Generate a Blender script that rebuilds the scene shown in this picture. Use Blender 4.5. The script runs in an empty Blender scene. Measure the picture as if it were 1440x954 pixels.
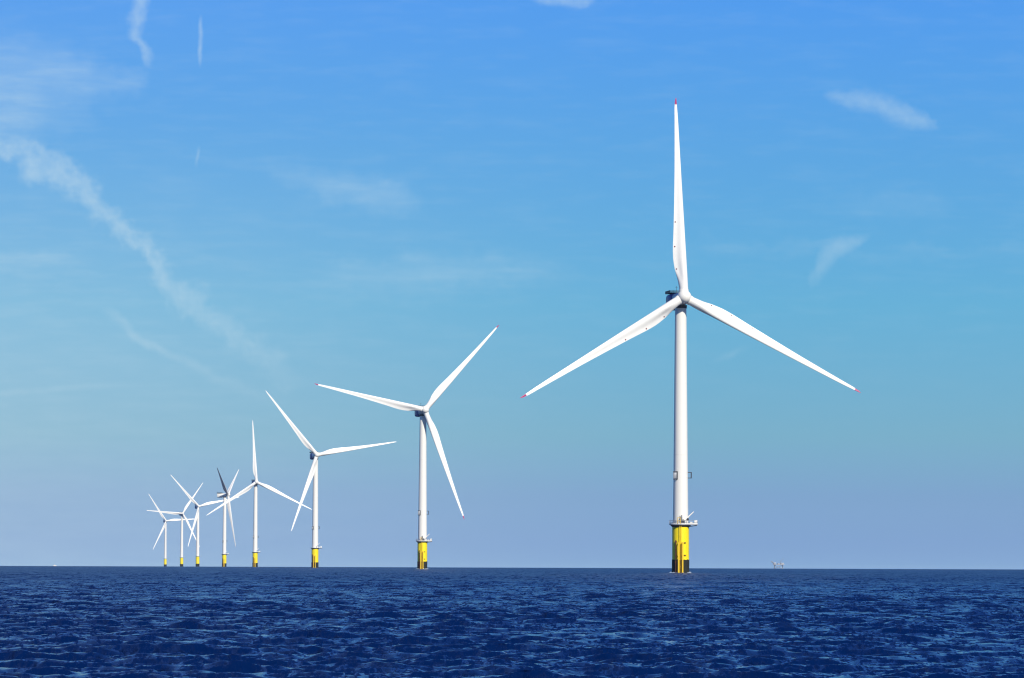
import bpy, bmesh, math
import numpy as np
from mathutils import Matrix, Vector

# ------------------------------------------------------------------ camera, sky, sun
S = bpy.context.scene
COL = S.collection
RE = 6371000.0                       # the sea follows the curve of the earth
EYE = 2.3
R_ = math.radians
cam_d = bpy.data.cameras.new('camera')
cam_d.sensor_width = 36.0
cam_d.lens = 125.0
cam_d.clip_start = 0.5
cam_d.clip_end = 60000.0
cam = bpy.data.objects.new('camera', cam_d)
COL.objects.link(cam)
cam.matrix_world = (Matrix.Translation((0, 0, EYE)) @ Matrix.Rotation(R_(90 + 3.6304), 4, 'X')
                    @ Matrix.Rotation(R_(0.199), 4, 'Z'))
S.camera = cam

SUN_EL, SUN_AZ = 36.0, 27.0          # the sun stands behind the camera, to the right
sv = Vector((math.sin(R_(SUN_AZ)) * math.cos(R_(SUN_EL)), -math.cos(R_(SUN_AZ)) * math.cos(R_(SUN_EL)), math.sin(R_(SUN_EL))))
sun_d = bpy.data.lights.new('sun', 'SUN')
sun_d.energy = 5.0
sun_d.angle = R_(0.53)
sun_d.color = (1.0, 0.955, 0.87)
sun = bpy.data.objects.new('sun', sun_d)
COL.objects.link(sun)
sun.rotation_euler = sv.to_track_quat('Z', 'Y').to_euler()
sun.location = (0, 0, 300)

S.view_settings.view_transform = 'Standard'
S.view_settings.look = 'None'
S.view_settings.exposure = 0.0
S.view_settings.gamma = 1.0
S.view_settings.use_curve_mapping = False
S.cycles.max_bounces = 6
S.cycles.volume_bounces = 1
S.cycles.use_denoising = True
S.cycles.filter_width = 1.2
S.cycles.sample_clamp_indirect = 6.0


class NG:
    """small helper for node graphs"""
    def __init__(self, nt): self.nt = nt; self.n = nt.nodes; self.l = nt.links
    def new(self, t, **kw):
        x = self.n.new(t)
        for k, v in kw.items(): setattr(x, k, v)
        return x
    def put(self, sock, v):
        if hasattr(v, 'is_output') or isinstance(v, bpy.types.NodeSocket): self.l.new(v, sock)
        else: sock.default_value = v
    def m(self, op, a, b=0.0, c=None, clamp=False):
        x = self.new('ShaderNodeMath', operation=op, use_clamp=clamp)
        self.put(x.inputs[0], a); self.put(x.inputs[1], b)
        if c is not None: self.put(x.inputs[2], c)
        return x.outputs[0]
    def mr(self, v, a, b, c=0.0, d=1.0, smooth=False):
        x = self.new('ShaderNodeMapRange', interpolation_type='SMOOTHSTEP' if smooth else 'LINEAR')
        self.put(x.inputs[0], v)
        for i, q in enumerate((a, b, c, d)): self.put(x.inputs[1 + i], q)
        return x.outputs[0]
    def comb(self, a, b, c=0.0):
        x = self.new('ShaderNodeCombineXYZ')
        for i, q in enumerate((a, b, c)): self.put(x.inputs[i], q)
        return x.outputs[0]
    def noise(self, vec, scale, detail=4.0, rough=0.5, col=False, dist=0.0):
        x = self.new('ShaderNodeTexNoise')
        self.put(x.inputs['Vector'], vec)
        x.inputs['Scale'].default_value = scale; x.inputs['Detail'].default_value = detail
        x.inputs['Roughness'].default_value = rough; x.inputs['Distortion'].default_value = dist
        return x.outputs['Color'] if col else x.outputs['Fac']
    def ramp(self, v, pts):
        x = self.new('ShaderNodeValToRGB')
        e = x.color_ramp.elements
        while len(e) < len(pts): e.new(0.5)
        for el, (p, c) in zip(e, pts):
            el.position = p; el.color = (*c, 1)
        self.put(x.inputs[0], v)
        return x.outputs[0]
    def curve(self, v, pts):
        x = self.new('ShaderNodeFloatCurve')
        c = x.mapping.curves[0]
        while len(c.points) < len(pts): c.points.new(0.5, 0.5)
        for p, (a, b) in zip(c.points, pts):
            p.location = (a, b); p.handle_type = 'AUTO_CLAMPED'
        x.mapping.update()
        self.put(x.inputs['Value'], v)
        return x.outputs[0]
    def mix(self, f, a, b, blend='MIX'):
        x = self.new('ShaderNodeMix', data_type='RGBA', blend_type=blend)
        self.put(x.inputs[0], f)
        self.put(x.inputs[6], a); self.put(x.inputs[7], b)
        return x.outputs[2]


def srgb(r, g, b):
    f = lambda c: (c / 255 / 12.92) if c / 255 <= 0.04045 else ((c / 255 + 0.055) / 1.055) ** 2.4
    return (f(r), f(g), f(b))


def build_world():
    w = bpy.data.worlds.new('World')
    S.world = w
    w.use_nodes = True
    g = NG(w.node_tree)
    g.n.clear()
    out = g.new('ShaderNodeOutputWorld')
    bg = g.new('ShaderNodeBackground')
    bg.inputs[1].default_value = 0.1
    g.l.new(bg.outputs[0], out.inputs[0])
    sky = g.new('ShaderNodeTexSky', sky_type='NISHITA', sun_disc=False)
    sky.sun_elevation = R_(SUN_EL)
    sky.sun_rotation = R_(180.0 - SUN_AZ)
    sky.air_density = 1.0; sky.dust_density = 0.6; sky.ozone_density = 3.0
    tc = g.new('ShaderNodeTexCoord')
    sep = g.new('ShaderNodeSeparateXYZ')
    g.l.new(tc.outputs['Generated'], sep.inputs[0])
    x, y, z = sep.outputs
    # air colour by elevation (deep blue overhead, cyan lower, lilac grey by the horizon)
    el = g.m('SQRT', g.m('MAXIMUM', z, 0.0))
    air = g.ramp(el, AIR)
    air10 = g.mix(1.0, air, (10, 10, 10, 1), 'MULTIPLY')
    base = g.mix(0.85, sky.outputs[0], air10)
    # directions towards the wind farm, as tangent coordinates in units of 0.0002
    front = g.m('GREATER_THAN', y, 0.2)
    ys = g.m('MAXIMUM', y, 0.2)
    px = g.m('ADD', g.m('MULTIPLY', g.m('DIVIDE', x, ys), 5000.0), 720.0)
    py = g.m('SUBTRACT', 798.5, g.m('MULTIPLY', g.m('DIVIDE', z, ys), 5000.0))
    P = g.comb(px, py)
    n1 = g.noise(P, 0.022, 3, 0.6, col=True)
    s1 = g.new('ShaderNodeSeparateColor'); g.l.new(n1, s1.inputs[0])
    n2 = g.noise(P, 0.075, 4, 0.6, col=True)
    s2 = g.new('ShaderNodeSeparateColor'); g.l.new(n2, s2.inputs[0])
    def jig(base_, c, amp, amp2):
        return g.m('ADD', base_, g.m('ADD', g.m('MULTIPLY', g.m('SUBTRACT', s1.outputs[c], 0.5), amp * 2.0),
                                     g.m('MULTIPLY', g.m('SUBTRACT', s2.outputs[c], 0.5), amp2 * 1.5)))
    stre = g.noise(g.comb(g.m('MULTIPLY', px, 0.010), g.m('MULTIPLY', py, 0.055)), 1.0, 5, 0.62)
    puff = g.noise(P, 0.06, 5, 0.65)
    total = None
    for (axis, pts, amp, amp2, soft, tex, col_k) in TRAILS:
        a, b = (px, py) if axis == 'x' else (py, px)
        ja = jig(a, 0, amp, amp2); jb = jig(b, 1, amp, amp2)
        a0, a1 = pts[0][0], pts[-1][0]
        bs = [p[1] for p in pts]; b0, b1 = min(bs) - 10, max(bs) + 10
        t = g.mr(ja, a0, a1)
        c = g.mr(g.curve(t, [((p[0] - a0) / (a1 - a0), (p[1] - b0) / (b1 - b0)) for p in pts]), 0, 1, b0, b1)
        wd = g.m('MULTIPLY', g.curve(t, [((p[0] - a0) / (a1 - a0), p[2] / 100) for p in pts]), 100.0)
        op = g.curve(t, [((p[0] - a0) / (a1 - a0), p[3]) for p in pts])
        d = g.m('DIVIDE', g.m('ABSOLUTE', g.m('SUBTRACT', jb, c)), g.m('MAXIMUM', wd, 0.5))
        k = g.m('MULTIPLY', g.m('MULTIPLY', g.mr(d, soft * 0.3, 1.25, 1.0, 0.0, True), op), 0.8)
        n = {'streak': g.mr(stre, 0.25, 0.75, 0.35, 0.95), 'puff': g.mr(puff, 0.25, 0.7, 0.5, 1.0)}[tex]
        k = g.m('MULTIPLY', k, n)
        total = k if total is None else g.m('ADD', total, k)
    # faint high veil, thicker to the left and lower down
    veil = g.m('MULTIPLY', g.mr(px, 1100, -200, 0.0, 1.0, True), g.mr(py, 120, 560, 0.15, 1.0, True))
    veil = g.m('MULTIPLY', veil, g.mr(stre, 0.2, 0.8, 0.75, 1.1))
    thin = g.m('MULTIPLY', g.mr(stre, 0.48, 0.75), g.mr(py, 700, 350, 0.0, 0.06, True))
    total = g.m('ADD', g.m('ADD', total, thin), g.m('MULTIPLY', veil, 0.36))
    total = g.m('MINIMUM', g.m('MULTIPLY', total, front), 0.9)
    cl = tuple(10 * c for c in srgb(198, 223, 236)) + (1,)
    fin = g.mix(total, base, cl)
    g.l.new(fin, bg.inputs[0])


#        position = sqrt(sin elevation)
AIR = [(0.0, srgb(128, 172, 222)), (0.08, srgb(112, 158, 214)), (0.14, srgb(104, 156, 208)), (0.19, srgb(98, 168, 202)), (0.27, srgb(76, 170, 216)),
       (0.34, srgb(70, 160, 228)), (0.40, srgb(60, 150, 242)), (0.55, srgb(30, 98, 205)), (0.75, srgb(14, 58, 150)), (1.0, srgb(10, 42, 120))]
#         axis  (along, across, half width, opacity)..., jitter coarse, fine, core softness, texture
TRAILS = [
    ('x', [(-60, 188, 20, .42), (0, 212, 24, .52), (50, 232, 29, .52), (100, 263, 32, .52), (140, 300, 30, .48), (185, 336, 25, .46), (205, 356, 34, .42), (218, 376, 38, .42),
           (250, 412, 32, .34), (300, 455, 32, .28), (360, 497, 34, .24), (430, 545, 22, .0)], 40, 8, 0.0, 'puff', 0),
    ('y', [(-30, 194, 11, .5), (2, 190, 12, .55), (30, 186, 13, .5), (48, 183, 11, .5), (62, 193, 11, .45), (78, 204, 10, .45), (98, 207, 7, .0)], 10, 5, 0.0, 'puff', 0),
    ('y', [(20, 277, 3, .0), (45, 278, 4, .45), (75, 277, 4, .45), (100, 278, 2.5, .0)], 3, 1, 0.0, 'puff', 0),
    ('y', [(208, 277, 3, .0), (222, 275, 3, .3), (242, 273, 3, .0)], 3, 1, 0.0, 'puff', 0),
    ('x', [(135, 440, 10, .0), (165, 455, 12, .18), (200, 487, 10, .24), (260, 516, 10, .18), (320, 543, 10, .12), (400, 575, 9, .0)], 12, 4, 0.0, 'puff', 0),
    ('x', [(-60, 563, 6, .10), (60, 556, 6, .14), (130, 550, 6, .1), (210, 551, 6, .0)], 6, 2, 0.0, 'puff', 0),
    ('x', [(-120, 125, 85, .42), (0, 115, 78, .42), (60, 112, 66, .40), (120, 116, 46, .38), (170, 120, 28, .32), (212, 126, 12, .0)], 24, 8, 0.0, 'streak', 0),
    ('x', [(-120, 170, 45, .25), (20, 172, 42, .25), (80, 178, 26, .18), (140, 184, 10, .0)], 22, 8, 0.0, 'streak', 0),
    ('x', [(-20, 372, 16, .2), (60, 372, 15, .2), (150, 375, 8, .0)], 14, 5, 0.0, 'streak', 0),
    ('x', [(1158, 134, 6, .0), (1185, 138, 13, .34), (1225, 144, 20, .40), (1258, 156, 20, .42), (1295, 168, 14, .40), (1328, 182, 5, .0)], 10, 6, 0.0, 'puff', 0),
    ('x', [(1138, 402, 16, .0), (1155, 376, 24, .32), (1178, 354, 20, .34), (1205, 340, 12, .32), (1230, 330, 5, .0)], 10, 5, 0.0, 'puff', 0),
    ('x', [(1000, 512, 5, .0), (1030, 500, 7, .14), (1060, 488, 4, .0)], 10, 4, 0.0, 'puff', 0),
    ('x', [(740, -2, 6, .0), (775, -1, 11, .45), (815, 0, 12, .45), (843, -2, 5, .0)], 8, 4, 0.0, 'puff', 0),
    ('x', [(350, 235, 10, .0), (450, 262, 28, .24), (540, 280, 34, .32), (600, 296, 14, .0)], 24, 8, 0.0, 'streak', 0),
    ('x', [(420, 400, 20, .0), (560, 395, 36, .24), (700, 385, 30, .20), (820, 390, 14, .0)], 30, 10, 0.0, 'streak', 0),
    ('x', [(940, 352, 6, .0), (1060, 346, 14, .08), (1250, 358, 14, .08), (1440, 350, 14, .07), (1600, 350, 6, .0)], 34, 10, 0.0, 'streak', 0),
    ('x', [(1170, 290, 14, .0), (1240, 285, 26, .10), (1300, 285, 24, .09), (1350, 290, 10, .0)], 26, 10, 0.0, 'puff', 0),
]
build_world()


# ------------------------------------------------------------------ materials
def material(name, base, rough=0.5, metal=0.0, var=0.06, scale=0.6, streak=False, spec=0.5):
    m = bpy.data.materials.new(name)
    m.use_nodes = True
    g = NG(m.node_tree)
    b = g.n['Principled BSDF']
    b.inputs['Roughness'].default_value = rough
    b.inputs['Metallic'].default_value = metal
    b.inputs['Specular IOR Level'].default_value = spec
    tc = g.new('ShaderNodeTexCoord')
    mp = g.new('ShaderNodeMapping')
    g.l.new(tc.outputs['Object'], mp.inputs[0])
    mp.inputs['Scale'].default_value = (1, 1, 0.12) if streak else (1, 1, 1)
    n = g.noise(mp.outputs[0], scale, 5, 0.6)
    lo = tuple(c * (1 - var) for c in base) + (1,); hi = tuple(min(1, c * (1 + var)) for c in base) + (1,)
    g.l.new(g.mix(g.mr(n, 0.3, 0.7), lo, hi), b.inputs['Base Color'])
    return m


M = {
    'white': material('white_paint', (0.82, 0.79, 0.70), 0.34, var=0.03, scale=0.15, streak=True),
    'blade': material('white_blade_gelcoat', (0.82, 0.80, 0.73), 0.30, var=0.03, scale=0.2),
    'navy': material('navy_shade', (0.010, 0.045, 0.26), 0.4, var=0.15),  # shade on the white rear housings, put into the colour
    'dark': material('dark_grey_steel', (0.035, 0.04, 0.05), 0.5, var=0.2),
    'grey': material('grey_galvanised_steel', (0.36, 0.37, 0.38), 0.5, 0.3, var=0.15, scale=1.5),
    'growth': material('black_marine_growth', (0.022, 0.024, 0.018), 0.8, var=0.5, scale=2.5, spec=0.2),
    'red': material('magenta_red_paint', (0.36, 0.006, 0.11), 0.4),
    'mark': material('dark_red_marker', (0.16, 0.01, 0.02), 0.5),
    'rust': material('rusty_steel', (0.10, 0.032, 0.012), 0.8, var=0.4, scale=2),
    'yellow': material('safety_yellow_paint', (0.92, 0.72, 0.003), 0.42, var=0.04, scale=0.5, streak=True),
    'fender': material('fender_yellow_paint', (0.80, 0.52, 0.02), 0.5, var=0.15, scale=1.0, streak=True),
    'foam': material('white_water', (0.45, 0.52, 0.58), 0.6, var=0.3, scale=2.0),
    'blue': material('blue_hull_paint', (0.03, 0.08, 0.22), 0.4),
}


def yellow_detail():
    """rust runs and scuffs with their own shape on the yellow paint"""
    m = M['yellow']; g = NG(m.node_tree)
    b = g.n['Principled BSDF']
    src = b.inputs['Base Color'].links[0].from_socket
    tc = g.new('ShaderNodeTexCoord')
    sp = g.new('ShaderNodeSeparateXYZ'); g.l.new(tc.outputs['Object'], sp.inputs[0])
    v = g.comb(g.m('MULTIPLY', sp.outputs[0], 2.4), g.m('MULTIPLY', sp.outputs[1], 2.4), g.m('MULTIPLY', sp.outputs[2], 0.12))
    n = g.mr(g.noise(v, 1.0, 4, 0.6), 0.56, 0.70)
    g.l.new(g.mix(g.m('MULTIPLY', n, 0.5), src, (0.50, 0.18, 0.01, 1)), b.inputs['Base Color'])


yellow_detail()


# ------------------------------------------------------------------ mesh helpers
def basis(d):
    d = Vector(d).normalized()
    a = Vector((0, 0, 1)) if abs(d.z) < 0.9 else Vector((1, 0, 0))
    u = d.cross(a).normalized(); v = d.cross(u).normalized()
    return u, v


def tube(bm, p, q, r, r2=None, seg=10):
    p, q = Vector(p), Vector(q); r2 = r if r2 is None else r2
    u, v = basis(q - p)
    A = [bm.verts.new(p + (u * math.cos(t) + v * math.sin(t)) * r) for t in [2 * math.pi * i / seg for i in range(seg)]]
    B = [bm.verts.new(q + (u * math.cos(t) + v * math.sin(t)) * r2) for t in [2 * math.pi * i / seg for i in range(seg)]]
    for i in range(seg): bm.faces.new((A[i], A[(i + 1) % seg], B[(i + 1) % seg], B[i]))
    bm.faces.new(A[::-1]); bm.faces.new(B)


def box(bm, lo, hi, bev=0.0):
    lo, hi = Vector(lo), Vector(hi)
    r = bmesh.ops.create_cube(bm, size=1.0, matrix=Matrix.Translation((lo + hi) / 2) @ Matrix.Diagonal((*(hi - lo), 1)))
    if bev:
        es = list({e for v in r['verts'] for e in v.link_edges})
        bmesh.ops.bevel(bm, geom=es, offset=bev, segments=2, affect='EDGES', profile=0.5)


def rings(bm, loops, cap=True, close=True):
    vs = [[bm.verts.new(p) for p in lp] for lp in loops]
    n = len(vs[0])
    for a, b in zip(vs, vs[1:]):
        for i in range(n): bm.faces.new((a[i], a[(i + 1) % n], b[(i + 1) % n], b[i]))
    if cap: bm.faces.new(vs[0][::-1]); bm.faces.new(vs[-1])


def lathe(bm, prof, axis='z', seg=48, cap=True):
    """prof: (radius, height)"""
    lp = []
    for r, h in prof:
        r = max(r, 0.004)
        pts = [(r * math.cos(2 * math.pi * i / seg), r * math.sin(2 * math.pi * i / seg)) for i in range(seg)]
        lp.append([(a, b, h) if axis == 'z' else (a, h, b) for a, b in pts])
    rings(bm, lp, cap)


def obj(name, bm, m, parent=None, smooth=True, angle=35):
    me = bpy.data.meshes.new(name)
    bmesh.ops.recalc_face_normals(bm, faces=bm.faces)
    if smooth:
        for f in bm.faces: f.smooth = True
        for e in bm.edges:
            if len(e.link_faces) == 2 and e.calc_face_angle(0) > R_(angle): e.smooth = False
    bm.to_mesh(me); bm.free()
    me.materials.append(m)
    o = bpy.data.objects.new(name, me)
    COL.objects.link(o)
    if parent: o.parent = parent
    return o


def thing(name, loc, label, cat, group=None):
    o = bpy.data.objects.new(name, None)
    o.empty_display_size = 0.5
    COL.objects.link(o); o.location = loc
    o['label'] = label; o['category'] = cat
    if group: o['group'] = group
    return o


def drop(x, y): return -(x * x + y * y) / (2 * RE)


# ------------------------------------------------------------------ the sea
def smooth01(t):
    t = np.clip(t, 0, 1); return t * t * (3 - 2 * t)


WSLOPE = 0.050


def build_sea():
    rng = np.random.default_rng(11)
    d = [6.0]
    while d[-1] < 9500:
        x = d[-1]
        if x < 40: s = 1.0
        elif x < 1500: s = max(0.11, x * 0.0014)
        else: s = x * 0.004
        d.append(x + s)
    d = np.array(d)
    half = R_(9.6); nt = 660
    dense = np.linspace(-half, half, nt)
    g = np.geomspace(dense[1] - dense[0], 0.12, 60)
    ex = half + np.cumsum(g); ex = ex[ex < math.pi - 0.1]
    rest = np.linspace(ex[-1], 2 * math.pi - ex[-1], 28)[1:-1]
    th = np.concatenate([-ex[::-1], dense, ex, rest])
    dth = np.gradient(th)
    dth[-1] = dth[-2]; dth = np.abs(dth)
    dd = np.gradient(d)
    T, D = np.meshgrid(th, d)
    X = (D * np.sin(T)).astype(np.float64); Y = D * np.cos(T)
    X = X.astype(np.float32); Y = Y.astype(np.float32)
    sT, cT = np.sin(th).astype(np.float32), np.cos(th).astype(np.float32)
    Z = np.zeros_like(X); DX = np.zeros_like(X); DY = np.zeros_like(X)
    N = 90
    lam = np.geomspace(0.26, 5.5, N) * rng.uniform(0.95, 1.05, N)
    wind = R_(90 + 14)
    for i, L in enumerate(lam):
        sp = R_(17 + 20 * (1 - i / N))
        a = wind + rng.normal(0, sp)
        k = 2 * math.pi / L
        kx, ky = k * math.cos(a), k * math.sin(a)
        slope = WSLOPE * (1.0 if L < 1.6 else (1.6 / L) ** 0.75)
        amp = slope / k * rng.uniform(0.7, 1.3)
        p0 = rng.uniform(0, 2 * math.pi)
        # only where the mesh is fine enough to carry this wave length
        n_ok = int(np.searchsorted(dd[40:], 1.9 / (k * 0.75))) + 40
        n_ok = min(n_ok, len(d))
        sl = slice(0, n_ok)
        cr = np.abs(kx * cT - ky * sT)[None, :] * (d[sl, None] * dth[None, :]).astype(np.float32)
        cd = np.abs(kx * sT + ky * cT)[None, :] * dd[sl, None].astype(np.float32)
        wgt = smooth01((1.9 - np.maximum(cr, cd)) / 0.7)
        ph = np.float32(kx) * X[sl] + np.float32(ky) * Y[sl] + np.float32(p0)
        c = np.cos(ph); c *= wgt; s = np.sin(ph); s *= wgt
        Z[sl] += np.float32(amp) * c
        q = 0.9 * amp / k
        s *= np.float32(q)
        DX[sl] -= np.float32(kx) * s; DY[sl] -= np.float32(ky) * s
    # wave groups: long slow swell of the wave heights
    grp = 1 + 0.22 * np.sin(X * 0.061 + Y * 0.022 + 1.1) * np.sin(X * 0.013 - Y * 0.047) + 0.14 * np.sin(X * 0.19 + 2) * np.sin(Y * 0.083 + .6)
    Z *= grp
    X2 = X + DX; Y2 = Y + DY
    Zc = Z - (X.astype(np.float64) ** 2 + Y.astype(np.float64) ** 2) / (2 * RE)
    nr, nc = X.shape
    co = np.stack([X2, Y2, Zc], -1).reshape(-1, 3)
    co = np.concatenate([co, [[0, 0, 0]]]).astype(np.float32)
    idx = np.arange(nr * nc).reshape(nr, nc)
    a = idx[:-1, :]; b = idx[1:, :]
    # theta grows clockwise seen from above: keep normals up
    q = np.stack([a, b, np.roll(b, -1, 1), np.roll(a, -1, 1)], -1).reshape(-1, 4)
    c0 = idx[0]; tri = np.stack([np.full(nc, nr * nc), c0, np.roll(c0, -1)], -1)
    q = q[:, ::-1]; tri = tri[:, ::-1]
    me = bpy.data.meshes.new('sea')
    me.vertices.add(len(co)); me.vertices.foreach_set('co', co.ravel())
    nl = len(q) * 4 + len(tri) * 3
    me.loops.add(nl)
    me.loops.foreach_set('vertex_index', np.concatenate([q.ravel(), tri.ravel()]).astype(np.int32))
    me.polygons.add(len(q) + len(tri))
    ls = np.concatenate([np.arange(len(q)) * 4, len(q) * 4 + np.arange(len(tri)) * 3]).astype(np.int32)
    me.polygons.foreach_set('loop_start', ls)
    me.polygons.foreach_set('use_smooth', np.ones(len(ls), bool))
    me.update(calc_edges=True)
    me.validate()
    if me.polygons[10].normal.z < 0: me.flip_normals()
    me.materials.append(water())
    o = bpy.data.objects.new('sea', me)
    COL.objects.link(o)
    o['kind'] = 'structure'
    return o


def water():
    m = bpy.data.materials.new('sea_water')
    m.use_nodes = True
    g = NG(m.node_tree)
    b = g.n['Principled BSDF']
    b.inputs['Base Color'].default_value = (0.0007, 0.0105, 0.059, 1)
    b.inputs['Roughness'].default_value = 0.14
    b.inputs['IOR'].default_value = 1.333
    geo = g.new('ShaderNodeNewGeometry')
    sp = g.new('ShaderNodeSeparateXYZ'); g.l.new(geo.outputs['Position'], sp.inputs[0])
    x, y, z = sp.outputs
    # wavelets too small for the mesh: the farther out, the more of them the roughness stands for
    rad = g.m('SQRT', g.m('ADD', g.m('MULTIPLY', x, x), g.m('MULTIPLY', y, y)))
    g.l.new(g.mr(rad, 90, 600, 0.11, 0.32), b.inputs['Roughness'])
    # broken white water where the swell washes round the nearer foundations
    foam = None
    for fx, fy in ((54.4, 1144.3), (-49.5, 1983.2), (-154.2, 2798.9)):
        dx = g.m('SUBTRACT', x, fx + .6); dy = g.m('SUBTRACT', y, fy)
        dist = g.m('SQRT', g.m('ADD', g.m('MULTIPLY', dx, dx), g.m('MULTIPLY', dy, dy)))
        k = g.mr(dist, 3.2, 7.5, 1.0, 0.0)
        foam = k if foam is None else g.m('MAXIMUM', foam, k)
    fn = g.noise(g.comb(g.m('MULTIPLY', x, 1.2), g.m('MULTIPLY', y, 0.8)), 1.0, 4, 0.6)
    foam = g.mr(g.m('MULTIPLY', foam, fn), 0.28, 0.5, 0.0, 0.75)
    g.l.new(g.mix(foam, b.inputs['Base Color'].default_value[:], (0.42, 0.47, 0.5, 1)), b.inputs['Base Color'])
    nv = None
    gust = g.mr(g.noise(g.comb(g.m('MULTIPLY', x, 0.05), g.m('MULTIPLY', y, 0.018)), 1.0, 4, 0.6), 0.3, 0.7, 0.82, 1.2)
    for sx, sy, det, amp, far in RIPPLES:
        v = g.comb(g.m('MULTIPLY', x, sx), g.m('MULTIPLY', y, sy), z)
        c = g.noise(v, 1.0, det, 0.6, col=True, dist=0.4)
        s = g.new('ShaderNodeVectorMath', operation='SUBTRACT'); g.l.new(c, s.inputs[0]); s.inputs[1].default_value = (0.5, 0.5, 0.5)
        k = g.new('ShaderNodeVectorMath', operation='MULTIPLY'); g.l.new(s.outputs[0], k.inputs[0]); k.inputs[1].default_value = (amp * 0.8, amp, 0)
        if far:
            q = g.new('ShaderNodeVectorMath', operation='SCALE'); g.l.new(k.outputs[0], q.inputs[0]); g.l.new(g.mr(rad, 130, 600), q.inputs['Scale']); k = q
        if nv is None: nv = k.outputs[0]
        else:
            a = g.new('ShaderNodeVectorMath', operation='ADD'); g.l.new(nv, a.inputs[0]); g.l.new(k.outputs[0], a.inputs[1]); nv = a.outputs[0]
    sc = g.new('ShaderNodeVectorMath', operation='SCALE'); g.l.new(nv, sc.inputs[0]); g.l.new(gust, sc.inputs['Scale'])
    ad = g.new('ShaderNodeVectorMath', operation='ADD'); g.l.new(geo.outputs['Normal'], ad.inputs[0]); g.l.new(sc.outputs[0], ad.inputs[1])
    nm = g.new('ShaderNodeVectorMath', operation='NORMALIZE'); g.l.new(ad.outputs[0], nm.inputs[0])
    g.l.new(nm.outputs[0], b.inputs['Normal'])
    return m


#           x frequency, y frequency, detail, slope amplitude
RIPPLES = [(8.0, 2.6, 2, 1.7, 0), (3.0, 1.3, 2, 1.5, 0), (1.2, 0.30, 2, 1.0, 0),
           # wind streaks, which take over where single wavelets are too small for the mesh
           (1.7, 0.07, 2, 2.6, 1), (0.5, 0.022, 2, 1.5, 1)]
build_sea()


# ------------------------------------------------------------------ wind turbine
HUB_Z, OVER, TILT, CONE, PREB, RAD = 88.0, 4.2, R_(6), R_(2), 1.2, 65.0
G = 'wind turbines standing in one row in the sea'


def interp(t, pts):
    xs = [p[0] for p in pts]
    for (a, va), (b, vb) in zip(pts, pts[1:]):
        if t <= b:
            s = (t - a) / (b - a); s = min(max(s, 0), 1)
            return va + (vb - va) * s
    return pts[-1][1]


CHORD = [(1.2, 2.9), (3, 2.9), (5.5, 3.2), (9, 3.95), (12.5, 4.3), (16, 4.2), (22, 3.6), (30, 2.95), (40, 2.2), (50, 1.6), (58, 1.15), (62, .85), (64.2, .5), (65, .12)]
LEAD = [(1.2, 1.45), (5.5, 1.44), (12.5, 1.32), (22, 1.15), (40, .78), (58, .42), (65, .08)]   # leading edge ahead of the blade axis
THICK = [(1.2, 1.0), (3, 1.0), (6, .82), (10, .52), (14, .38), (22, .29), (35, .23), (65, .17)]
TWIST = [(1.2, 13), (10, 12), (20, 7.5), (35, 3), (50, .8), (65, -1)]


def blade_section(r, pitch, n=28):
    ch, le, tk = interp(r, CHORD), interp(r, LEAD), interp(r, THICK)
    rd = smooth_s((9.5 - r) / 6.5)                   # 1 = round root, 0 = airfoil
    tw = R_(interp(r, TWIST)) * (1 - 0 * rd) + pitch
    pb = PREB * (r / RAD) ** 2
    pts = []
    for i in range(n):
        t = 2 * math.pi * i / n
        xc = 0.5 * (1 + math.cos(t))                 # 1 at trailing edge, 0 at leading
        yt = 5 * tk * (0.2969 * math.sqrt(xc) - 0.126 * xc - 0.3516 * xc ** 2 + 0.2843 * xc ** 3 - 0.1036 * xc ** 4)
        camb = 0.11 * xc * (1 - xc) * (1 - rd)
        if math.sin(t) < 0: ya = camb - yt * (1.0 - 0.55 * smooth_s((xc - .35) / .4))    # front, hollowed near the trailing edge
        else: ya = camb + yt
        yc = 0.5 * math.sin(t)
        yy = ya * (1 - rd) + yc * rd
        xx = le - xc * ch; yy *= ch
        ca, sa = math.cos(tw), math.sin(tw)
        X = xx * ca + yy * sa; Y = -xx * sa + yy * ca
        pts.append((X, Y - pb, r))
    return pts


def smooth_s(t):
    t = min(max(t, 0), 1); return t * t * (3 - 2 * t)


def blade_meshes(pitch):
    bm = bmesh.new()
    rs = [1.2, 2, 3, 4, 5, 6, 7, 8, 9, 10, 11.5, 13, 15, 17, 20, 23, 27, 31, 36, 41, 46, 51, 55, 59, 61.5, 62.8]
    rings(bm, [blade_section(r, pitch) for r in rs])
    a = bm
    bm = bmesh.new()
    rings(bm, [blade_section(r, pitch) for r in (62.8, 64.2, 64.8, 65.0)])
    return a, bm


def marker(r, pitch):
    """small round dark marker lying on the front of the blade near its trailing edge"""
    s = blade_section(r, pitch, 56)
    # front surface, about 0.82 of the chord
    i = min((j for j in range(56) if math.sin(2 * math.pi * j / 56) < 0), key=lambda j: abs(0.5 * (1 + math.cos(2 * math.pi * j / 56)) - 0.84))
    p = Vector(s[i]); q = Vector(s[i - 1]); e = (p - q).normalized()
    n = e.cross(Vector((0, 0, 1))).normalized()
    if n.y > 0: n = -n
    bm = bmesh.new()
    tube(bm, p - n * 0.05, p + n * 0.10, 0.24, 0.20, 14)
    return bm


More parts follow.
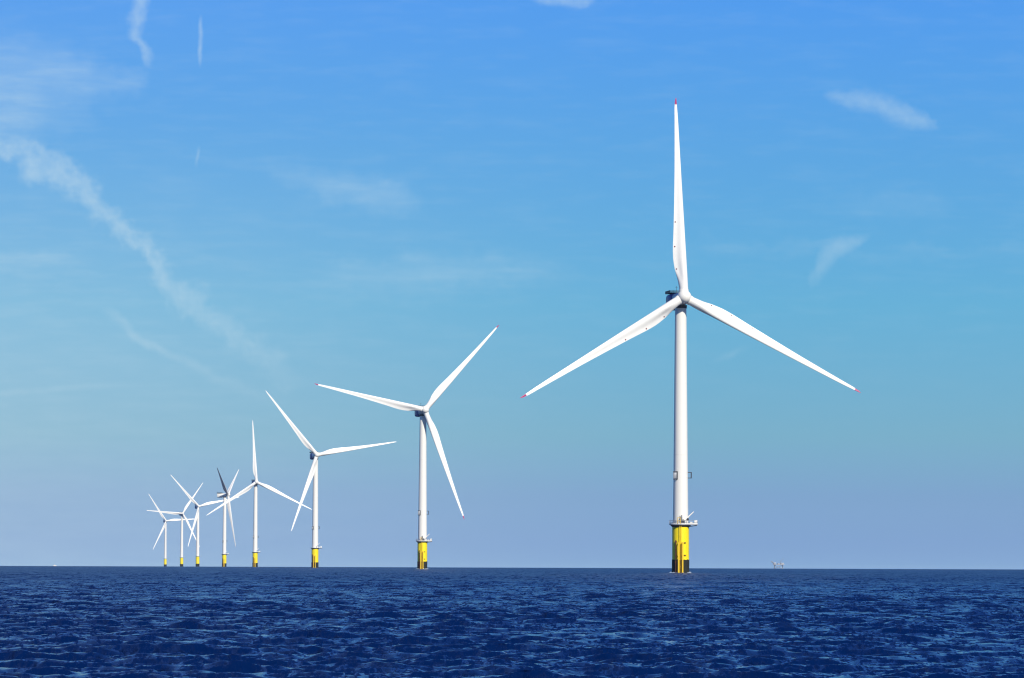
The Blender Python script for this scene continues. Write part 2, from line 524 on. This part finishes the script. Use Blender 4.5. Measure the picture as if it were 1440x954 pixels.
def pose_head(root, psi, phi):
    """turn nacelle and rotor into the wind (yaw psi) and set the rotor at angle phi"""
    ax = Vector((math.sin(psi) * math.cos(TILT), -math.cos(psi) * math.cos(TILT), math.sin(TILT)))
    right = Vector((math.cos(psi), math.sin(psi), 0)); up = right.cross(-ax).normalized()
    base = Matrix.Translation((0, 0, HUB_Z)) @ Matrix(((right.x, -ax.x, up.x, 0), (right.y, -ax.y, up.y, 0), (right.z, -ax.z, up.z, 0), (0, 0, 0, 1)))
    yaw = Matrix.Translation((0, 0, HUB_Z)) @ Matrix.Rotation(psi, 4, 'Z')
    k = 0
    for c in list(root.children):
        nm = c.name.split('.')[0]
        if nm == 'nacelle': c.matrix_local = yaw
        elif nm == 'hub': c.matrix_local = base @ Matrix.Rotation(phi, 4, 'Y') @ Matrix.Translation((0, -OVER, 0))
        elif nm == 'blade':
            c.matrix_local = (base @ Matrix.Translation((0, -OVER, 0)) @ Matrix.Rotation(phi + k * 2 * math.pi / 3, 4, 'Y')
                              @ Matrix.Rotation(CONE, 4, 'X'))
            k += 1


BL = {}


def blade(root, pitch):
    if pitch not in BL:
        a, t = blade_meshes(pitch)
        b = obj('blade', a, M['blade'], root, angle=60)
        tp = obj('blade_tip', t, M['red'], b, angle=60); tp['label'] = 'magenta red blade tip'
        mk = [obj('marker', marker(r, pitch), M['mark'], b) for r in (9.2, 16.5, 24.5)]
        BL[pitch] = (b, [tp] + mk)
        return b
    s, kids = BL[pitch]
    b = s.copy(); COL.objects.link(b); b.parent = root
    for c in kids:
        d = c.copy(); COL.objects.link(d); d.parent = b
    return b


def hub_part(root):
    bm = bmesh.new()
    prof = [(1.95, 1.75), (2.12, 1.4), (2.2, .4), (2.2, -.6), (2.05, -1.3), (1.75, -1.9), (1.25, -2.4), (.6, -2.7), (.0, -2.78)]
    lathe(bm, prof, 'y', 40)
    o = obj('hub', bm, M['white'], root, angle=50)
    for k in range(3):
        a = k * 2 * math.pi / 3
        d = Vector((math.sin(a), 0, math.cos(a)))
        bm = bmesh.new()
        tube(bm, d * 1.3, d * 2.45, 1.62, 1.56, 32)
        obj('blade_collar', bm, M['white'], o)
    bm = bmesh.new()
    lathe(bm, [(1.8, 1.6), (1.85, 1.75), (1.85, 2.35), (1.8, 2.4)], 'y', 32)
    obj('seal_ring', bm, M['dark'], o)
    return o


def se_loop(y, w, lo, hi, p=3.2, n=36):
    """rounded-rectangle loop across the nacelle"""
    pts = []
    cz, hh = (lo + hi) / 2, (hi - lo) / 2
    for i in range(n):
        t = 2 * math.pi * i / n
        c, s = math.cos(t), math.sin(t)
        pts.append((w * math.copysign(abs(c) ** (2 / p), c), y, cz + hh * math.copysign(abs(s) ** (2 / p), s)))
    return pts


def nacelle(root, rear):
    bm = bmesh.new()
    rings(bm, [se_loop(-2.0, 1.75, -1.55, 1.95, 2.1), se_loop(-1.5, 1.95, -1.8, 2.1, 2.4), se_loop(-0.2, 2.05, -2.15, 2.15, 2.8), se_loop(3.2, 2.1, -2.2, 2.15, 3.2)])
    n = obj('nacelle', bm, M['white'], root, angle=45)
    bm = bmesh.new()
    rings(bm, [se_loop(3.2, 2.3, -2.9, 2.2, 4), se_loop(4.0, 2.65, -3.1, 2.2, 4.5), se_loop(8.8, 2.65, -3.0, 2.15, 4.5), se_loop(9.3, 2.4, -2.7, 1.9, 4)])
    h = obj('rear_housing', bm, M[rear], n, angle=45)  # navy paints in the shade of a housing turned from the sun
    if rear == 'navy': h['label'] = 'rear housing with its shade coloured in navy blue'
    bm = bmesh.new()
    box(bm, (-2.7, 3.4, 2.3), (2.7, 9.5, 2.5))
    for x in (-2.65, 2.65):
        for z in (2.8, 3.15): tube(bm, (x, 3.4, z), (x, 9.5, z), .06, seg=6)
        for k in range(6): tube(bm, (x, 3.4 + k * 1.22, 2.45), (x, 3.4 + k * 1.22, 3.2), .06, seg=6)
    for y in (3.45, 9.45):
        for z in (2.8, 3.15): tube(bm, (-2.65, y, z), (2.65, y, z), .06, seg=6)
        for k in range(4): tube(bm, (-1.6 + k * 1.07, y, 2.45), (-1.6 + k * 1.07, y, 3.2), .06, seg=6)
    for x in (-2.66, 2.66): box(bm, (x - .02, 3.5, 2.52), (x + .02, 9.4, 3.15))
    obj('hoist_platform', bm, M['dark'], n)
    bm = bmesh.new()
    tube(bm, (.9, 8.8, 2.5), (.9, 8.8, 5.0), .05, seg=6); tube(bm, (.5, 8.8, 4.6), (1.3, 8.8, 4.6), .05, seg=6)
    obj('wind_sensor', bm, M['dark'], n)
    bm = bmesh.new()
    tube(bm, (0, 0, -2.9), (0, 0, -1.9), 2.0, 2.05, 32)
    obj('yaw_bearing', bm, M['dark'], n)
    return n


PLAT = 15.6


def fixed_parts(root):
    bm = bmesh.new()
    prof = [(2.45, PLAT - .3), (2.45, PLAT + .4), (2.44, 20)]
    for z in (30, 42, 54, 66, 78, 85.1): prof.append((2.45 - (z - 15.3) / 69.8 * .6, z))
    lathe(bm, prof, 'z', 64)
    t = obj('tower', bm, M['white'], root, angle=60)
    # flange rings between the tower cans
    for z in (38.0, 61.0):
        bm = bmesh.new()
        r = 2.45 - (z - 15.3) / 69.8 * .6
        lathe(bm, [(r + .001, z - .08), (r + .035, z - .06), (r + .035, z + .06), (r + .001, z + .08)], 'z', 64, cap=False)
        obj('flange', bm, M['white'], t)
    bm = bmesh.new()
    box(bm, (-.5, -2.5, PLAT + .45), (.5, -2.36, PLAT + 2.6), .04)
    obj('door', bm, M['grey'], t)
    # side boxes at about 31 m
    bm = bmesh.new()
    box(bm, (-2.45, -1.95, 30.2), (-1.35, -1.25, 32.2), .06)
    obj('equipment_box', bm, M['grey'], t)
    bm = bmesh.new()
    for z in (29.95, 32.4): tube(bm, (-2.5, -2.15, z), (-1.2, -2.15, z), .13, seg=8); tube(bm, (-1.2, -2.15, z), (-1.2, -1.6, z), .1, seg=8)
    tube(bm, (-1.15, -2.15, 29.9), (-1.15, -2.15, 32.5), .13, seg=8)
    obj('lamp_bracket', bm, M['dark'], t)
    bm = bmesh.new()
    for z in (30.4, 32.2): tube(bm, (2.2, -.3, z), (3.45, -.3, z), .12, seg=8)
    tube(bm, (3.4, -.3, 30.3), (3.4, -.3, 32.3), .17, seg=8)
    obj('lamp_bracket', bm, M['dark'], t)

    bm = bmesh.new()
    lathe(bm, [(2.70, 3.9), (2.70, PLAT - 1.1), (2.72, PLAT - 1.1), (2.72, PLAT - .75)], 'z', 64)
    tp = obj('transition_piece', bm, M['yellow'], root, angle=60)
    bm = bmesh.new()
    n = 64; rows = 14
    lp = []
    for j in range(rows):
        z = -6 + 10.1 * j / (rows - 1)
        lp.append([((2.78 + .05 * math.sin(i * 1.7 + j * 2.3) * (j < rows - 1)) * math.cos(2 * math.pi * i / n), (2.78 + .05 * math.sin(i * 2.9 + j) * (j < rows - 1)) * math.sin(2 * math.pi * i / n),
                    z + (.16 * math.sin(i * .9) + .12 * math.sin(i * 2.3 + 1) if j == rows - 1 else 0)) for i in range(n)])
    rings(bm, lp)
    pl = obj('foundation_pile', bm, M['growth'], root)
    # boat landing
    bl = None
    for x in (-.85, .45):
        bm = bmesh.new()
        tube(bm, (x, -3.75, -2.5), (x, -3.75, 9.8), .27, seg=14)
        for z in (9.4, 5.6): tube(bm, (x, -3.75, z), (x, -2.4, z), .14, seg=8)
        obj('fender', bm, M['fender'], tp)
    bm = bmesh.new()
    for x in (-.45, .05): tube(bm, (x, -3.3, -2), (x, -3.3, PLAT - .6), .06, seg=6)
    for k in range(58): tube(bm, (-.45, -3.3, -1.8 + k * .29), (.05, -3.3, -1.8 + k * .29), .025, seg=5)
    for z in (2, 7, 12): tube(bm, (-.2, -3.3, z), (-.2, -2.6, z), .05, seg=6)
    obj('ladder', bm, M['fender'], tp)
    bm = bmesh.new()
    tube(bm, (-1.65, -2.75, -3), (-1.65, -2.75, 10.4), .2, seg=10)
    for z in (9.9, 5.6, 3.4): box(bm, (-1.95, -2.9, z - .15), (-1.3, -2.2, z + .15))
    obj('cable_tube', bm, M['rust'], tp)
    for z in (9.6, 5.6):
        bm = bmesh.new(); box(bm, (.95, -2.75, z - .12), (1.6, -2.3, z + .12))
        obj('bracket', bm, M['rust'], tp)

    # platform
    bm = bmesh.new()
    out = []
    for i in range(48):
        a = 2 * math.pi * i / 48
        x, y = 3.65 * math.cos(a), 3.65 * math.sin(a)
        out.append((x, y))
    def deck_loop(z, k=1.0):
        r = []
        for x, y in out:
            if x > 0 and abs(y) < 2.4: x = 5.4
            r.append((x * k, y * k, z))
        return r
    rings(bm, [deck_loop(PLAT - .32), deck_loop(PLAT)])
    pf = obj('platform', bm, M['grey'], root)
    bm = bmesh.new()
    lathe(bm, [(2.75, PLAT - .98), (3.35, PLAT - .36), (3.35, PLAT - .33), (2.6, PLAT - .33)], 'z', 48)
    for y in (-1.5, 0, 1.5): tube(bm, (2.2, y, PLAT - .9), (5.2, y, PLAT - .42), .12, seg=6)
    obj('platform_support', bm, M['dark'], pf)
    bm = bmesh.new()
    pts = deck_loop(PLAT, .985)
    for i in range(48):
        p, q = pts[i], pts[(i + 1) % 48]
        for z in (.55, 1.1): tube(bm, (p[0], p[1], p[2] + z), (q[0], q[1], q[2] + z), .035, seg=5)
        if i % 2 == 0: tube(bm, p, (p[0], p[1], p[2] + 1.12), .04, seg=5)
        box_pts = None
    obj('railing', bm, M['grey'], pf)
    bm = bmesh.new()
    for i in range(48):                                  # kick board round the deck
        p, q = Vector(pts[i]), Vector(pts[(i + 1) % 48])
        d = (q - p); m_ = (p + q) / 2
        r = bmesh.ops.create_cube(bm, size=1, matrix=Matrix.Translation(m_ + Vector((0, 0, .13))) @ Matrix.Rotation(math.atan2(d.y, d.x), 4, 'Z') @ Matrix.Diagonal((d.length, .03, .22, 1)))
    obj('kick_board', bm, M['white'], pf)
    bm = bmesh.new()
    tube(bm, (1.45, -2.95, PLAT), (1.45, -2.95, PLAT + 1.5), .26, .22, 12)
    tube(bm, (1.3, -2.95, PLAT + 1.3), (4.1, -2.75, PLAT + 3.95), .24, .15, 10)
    tube(bm, (1.5, -2.95, PLAT + .9), (2.5, -2.9, PLAT + 2.3), .1, seg=8)
    cr = obj('crane', bm, M['white'], pf)
    bm = bmesh.new()
    tube(bm, (2.1, -3.1, PLAT + 1.5), (2.1, -2.6, PLAT + 1.5), .42, seg=16)
    obj('winch', bm, M['dark'], cr)
    bm = bmesh.new()
    box(bm, (4.35, -1.5, PLAT + .02), (5.3, -.4, PLAT + 1.25), .05)
    obj('equipment_box', bm, M['white'], pf)
    bm = bmesh.new()
    box(bm, (2.9, -2.1, PLAT + .02), (3.7, -1.4, PLAT + .7), .04)
    obj('equipment_box', bm, M['white'], pf)
    bm = bmesh.new()
    for x in (-1.1, -.2):
        tube(bm, (x, -3.6, PLAT), (x, -3.6, PLAT + 2.0), .07, seg=6)
        tube(bm, (x, -2.9, PLAT), (x, -2.9, PLAT + 2.0), .07, seg=6)
        tube(bm, (x, -3.6, PLAT + 2.0), (x, -2.9, PLAT + 2.0), .07, seg=6)
    for z in (1, 2.0): tube(bm, (-1.1, -3.6, PLAT + z), (-.2, -3.6, PLAT + z), .07, seg=6)
    obj('ladder_gate', bm, M['fender'], pf)
    bm = bmesh.new()
    tube(bm, (.2, -3.3, PLAT), (.2, -3.3, PLAT + 2.5), .09, seg=8); tube(bm, (.2, -3.3, PLAT + 2.5), (.2, -3.3, PLAT + 2.8), .16, seg=8)
    box(bm, (.5, -3.3, PLAT), (.85, -3.0, PLAT + 1.5), .03)
    obj('navigation_lamp', bm, M['dark'], pf)


NEED = {'flange': 2, 'bracket': 2, 'kick_board': 2, 'ladder': 2, 'ladder_gate': 2, 'navigation_lamp': 2, 'winch': 2, 'door': 2, 'marker': 3, 'wind_sensor': 2,
        'railing': 2, 'seal_ring': 2, 'lamp_bracket': 1, 'equipment_box': 1, 'cable_tube': 1, 'fender': 1, 'blade_tip': 1, 'crane': 1,
        'platform_support': 1, 'blade_collar': 1, 'yaw_bearing': 1}


def copy_parts(src, root, detail, head=True):
    """copies of the parts and of the sub-parts that are large enough to be seen from here"""
    for ch in list(src.children):
        if not head and ch.name.split('.')[0] in ('nacelle', 'hub', 'blade'): continue
        c = ch.copy(); COL.objects.link(c); c.parent = root
        for g in list(ch.children):
            nm = g.name.split('.')[0]
            if detail < NEED.get(nm, 0): continue
            d = g.copy(); COL.objects.link(d); d.parent = c


FARM = [  # x, y, yaw, rotor phase, detail, label
    (54.4, 1144.3, 12.1, -1.6, 3, 'nearest and tallest white wind turbine, its three blades tipped magenta red'),
    (-49.5, 1983.2, 15.8, 41.8, 2, 'second tallest white wind turbine, one blade reaching up right, one nearly level left'),
    (-154.2, 2798.9, 16.8, 80.5, 1, 'third tallest white wind turbine, one blade up left and one nearly level right'),
    (-267.4, 3719.3, 15.3, -3.4, 1, 'fourth tallest white wind turbine, with one blade straight up like the big one'),
    (-353.5, 4388.2, 80.6, 299.4, 1, 'wind turbine turned side on, one blade dark, white nacelle in profile'),
    (-461.5, 5241.6, 19.9, 77.2, 0, 'white wind turbine between the side-on one and the pair of smallest ones'),
    (-550.6, 5951.1, 19.9, 34.2, 0, 'second smallest white wind turbine, next to the smallest one'),
    (-671.0, 6910.0, 18.6, 86.3, 0, 'smallest and farthest white wind turbine, at the left end of the row'),
]
first = None
for i, (x, y, psi, phi, det, lab) in enumerate(FARM):
    loc = (x, y, drop(x, y))
    if first is None:
        first = thing('wind_turbine', loc, lab, 'wind turbine', G)
        fixed_parts(first)
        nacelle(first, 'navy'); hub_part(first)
        for k in range(3): blade(first, 0.0)
        t = first
    else:
        t = thing('wind_turbine', loc, lab, 'wind turbine', G)
        side_on = i == 4
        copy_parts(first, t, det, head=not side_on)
        if side_on:
            nacelle(t, 'white'); hub_part(t)  # sunlit side, so its rear housing gets no painted navy shade
            for k in range(3): blade(t, R_(80))
    pose_head(t, R_(psi), R_(phi))
    if det < 2:                                         # these rotors show no red at the tips
        for b in t.children:
            for c in b.children:
                if c.name.startswith('blade_tip'):
                    c.material_slots[0].link = 'OBJECT'; c.material_slots[0].material = M['blade']
                    if 'label' in c: del c['label']


# ------------------------------------------------------------------ things on the horizon
def far_platform():
    x, y = 638.0, 8500.0
    t = thing('offshore_platform', (x, y, drop(x, y)), 'pale offshore platform on legs with a crane, far off on the horizon', 'platform')
    bm = bmesh.new()
    for sx in (-13, 13):
        for sy in (-9, 9):
            tube(bm, (sx * 1.15, sy * 1.15, -8), (sx, sy, 13), .9, .8, 10)
    for z in (1, 12):
        for sy in (-9, 9): tube(bm, (-13, sy, z), (13, sy, 13 - z), .45, seg=8)
    obj('jacket', bm, M['grey'], t)
    bm = bmesh.new(); box(bm, (-19, -12, 13), (19, 12, 14.6), .1)
    obj('deck', bm, M['grey'], t)
    for a, b in (((-18, -11, 14.6), (-9, 9, 21)), ((-4, -10, 14.6), (2, 9, 18.5)), ((5, -11, 14.6), (17, 10, 20))):
        bm = bmesh.new(); box(bm, a, b, .2); obj('module', bm, M['grey'], t)
    bm = bmesh.new(); tube(bm, (7, -6, 20), (7, -6, 27), 1.0, seg=12); tube(bm, (6.5, -6, 26), (17, -6, 36), .5, .3, 8)
    obj('crane', bm, M['grey'], t)
    bm = bmesh.new(); tube(bm, (-19, -4, 21), (-24, -4, 24), 1.6, 1.6, 10); box(bm, (-26.5, -8, 23.4), (-19, 4, 24.4), .1)
    obj('helideck', bm, M['grey'], t)
    t.scale = (.72, .72, .72)


far_platform()


def far_boat():
    x, y = -769.0, 6000.0
    t = thing('motor_boat', (x, y, drop(x, y)), 'tiny white motor boat far left on the horizon', 'boat')
    bm = bmesh.new()
    sec = []
    for yy, w, top in ((-4.5, 1.5, 1.5), (-2, 1.7, 1.5), (1, 1.6, 1.7), (3.4, 1.0, 2.0), (4.9, .08, 2.3)):
        sec.append([(yy, -w, top), (yy, -w * .8, .1), (yy, 0, -.5), (yy, w * .8, .1), (yy, w, top)])
    rings(bm, sec)
    obj('hull', bm, M['white'], t)
    bm = bmesh.new(); box(bm, (-2.2, -1.2, 1.45), (1.3, 1.2, 3.6), .15)
    c = obj('cabin', bm, M['white'], t)
    bm = bmesh.new()
    box(bm, (-1.8, -1.23, 2.7), (1.0, 1.23, 3.4)); obj('window', bm, M['dark'], c)
    bm = bmesh.new(); tube(bm, (-.6, 0, 3.9), (-.6, 0, 6.0), .06, seg=6); obj('mast', bm, M['white'], t)
    t.rotation_euler = (0, 0, R_(20))
    t.scale = (.65, .65, .65)


far_boat()


def splash(n, x, y):
    """ragged low ring of white water washing round a foundation"""
    rng = np.random.default_rng(n)
    bm = bmesh.new()
    N = 70
    w = np.convolve(rng.uniform(0, 1, N + 4), np.ones(3) / 3, 'same')[2:-2]
    lp = []
    for r0, k in ((2.82, .25), (2.9, 1.0), (3.15, .75), (3.6, .22), (4.3, .0)):
        lp.append([(math.cos(2 * math.pi * i / N) * (r0 + .25 * w[i]), math.sin(2 * math.pi * i / N) * (r0 + .25 * w[i]) * 1.0,
                    -.22 + k * max(0.0, .2 + .75 * (w[i] - .3) + rng.uniform(-.08, .12))) for i in range(N)])
    rings(bm, lp, cap=False)
    o = obj('foam', bm, M['foam'])
    o.location = (x, y, drop(x, y))
    o['kind'] = 'stuff'


for n, (x, y) in enumerate(((54.4, 1144.3), (-49.5, 1983.2))): splash(n, x, y)


# ------------------------------------------------------------------ sea air
HAZE = 1.8e-5
if HAZE:
    bm = bmesh.new(); box(bm, (-10200, -10200, -9.3), (10200, 10200, 161))
    m = bpy.data.materials.new('sea_air'); m.use_nodes = True
    g = NG(m.node_tree); g.n.clear()
    o_ = g.new('ShaderNodeOutputMaterial'); v = g.new('ShaderNodeVolumePrincipled')
    v.inputs['Color'].default_value = (0.62, 0.82, 1.0, 1)
    v.inputs['Density'].default_value = HAZE
    v.inputs['Anisotropy'].default_value = 0.0
    g.l.new(v.outputs[0], o_.inputs['Volume'])
    h = obj('haze', bm, m, smooth=False)
    h['kind'] = 'stuff'
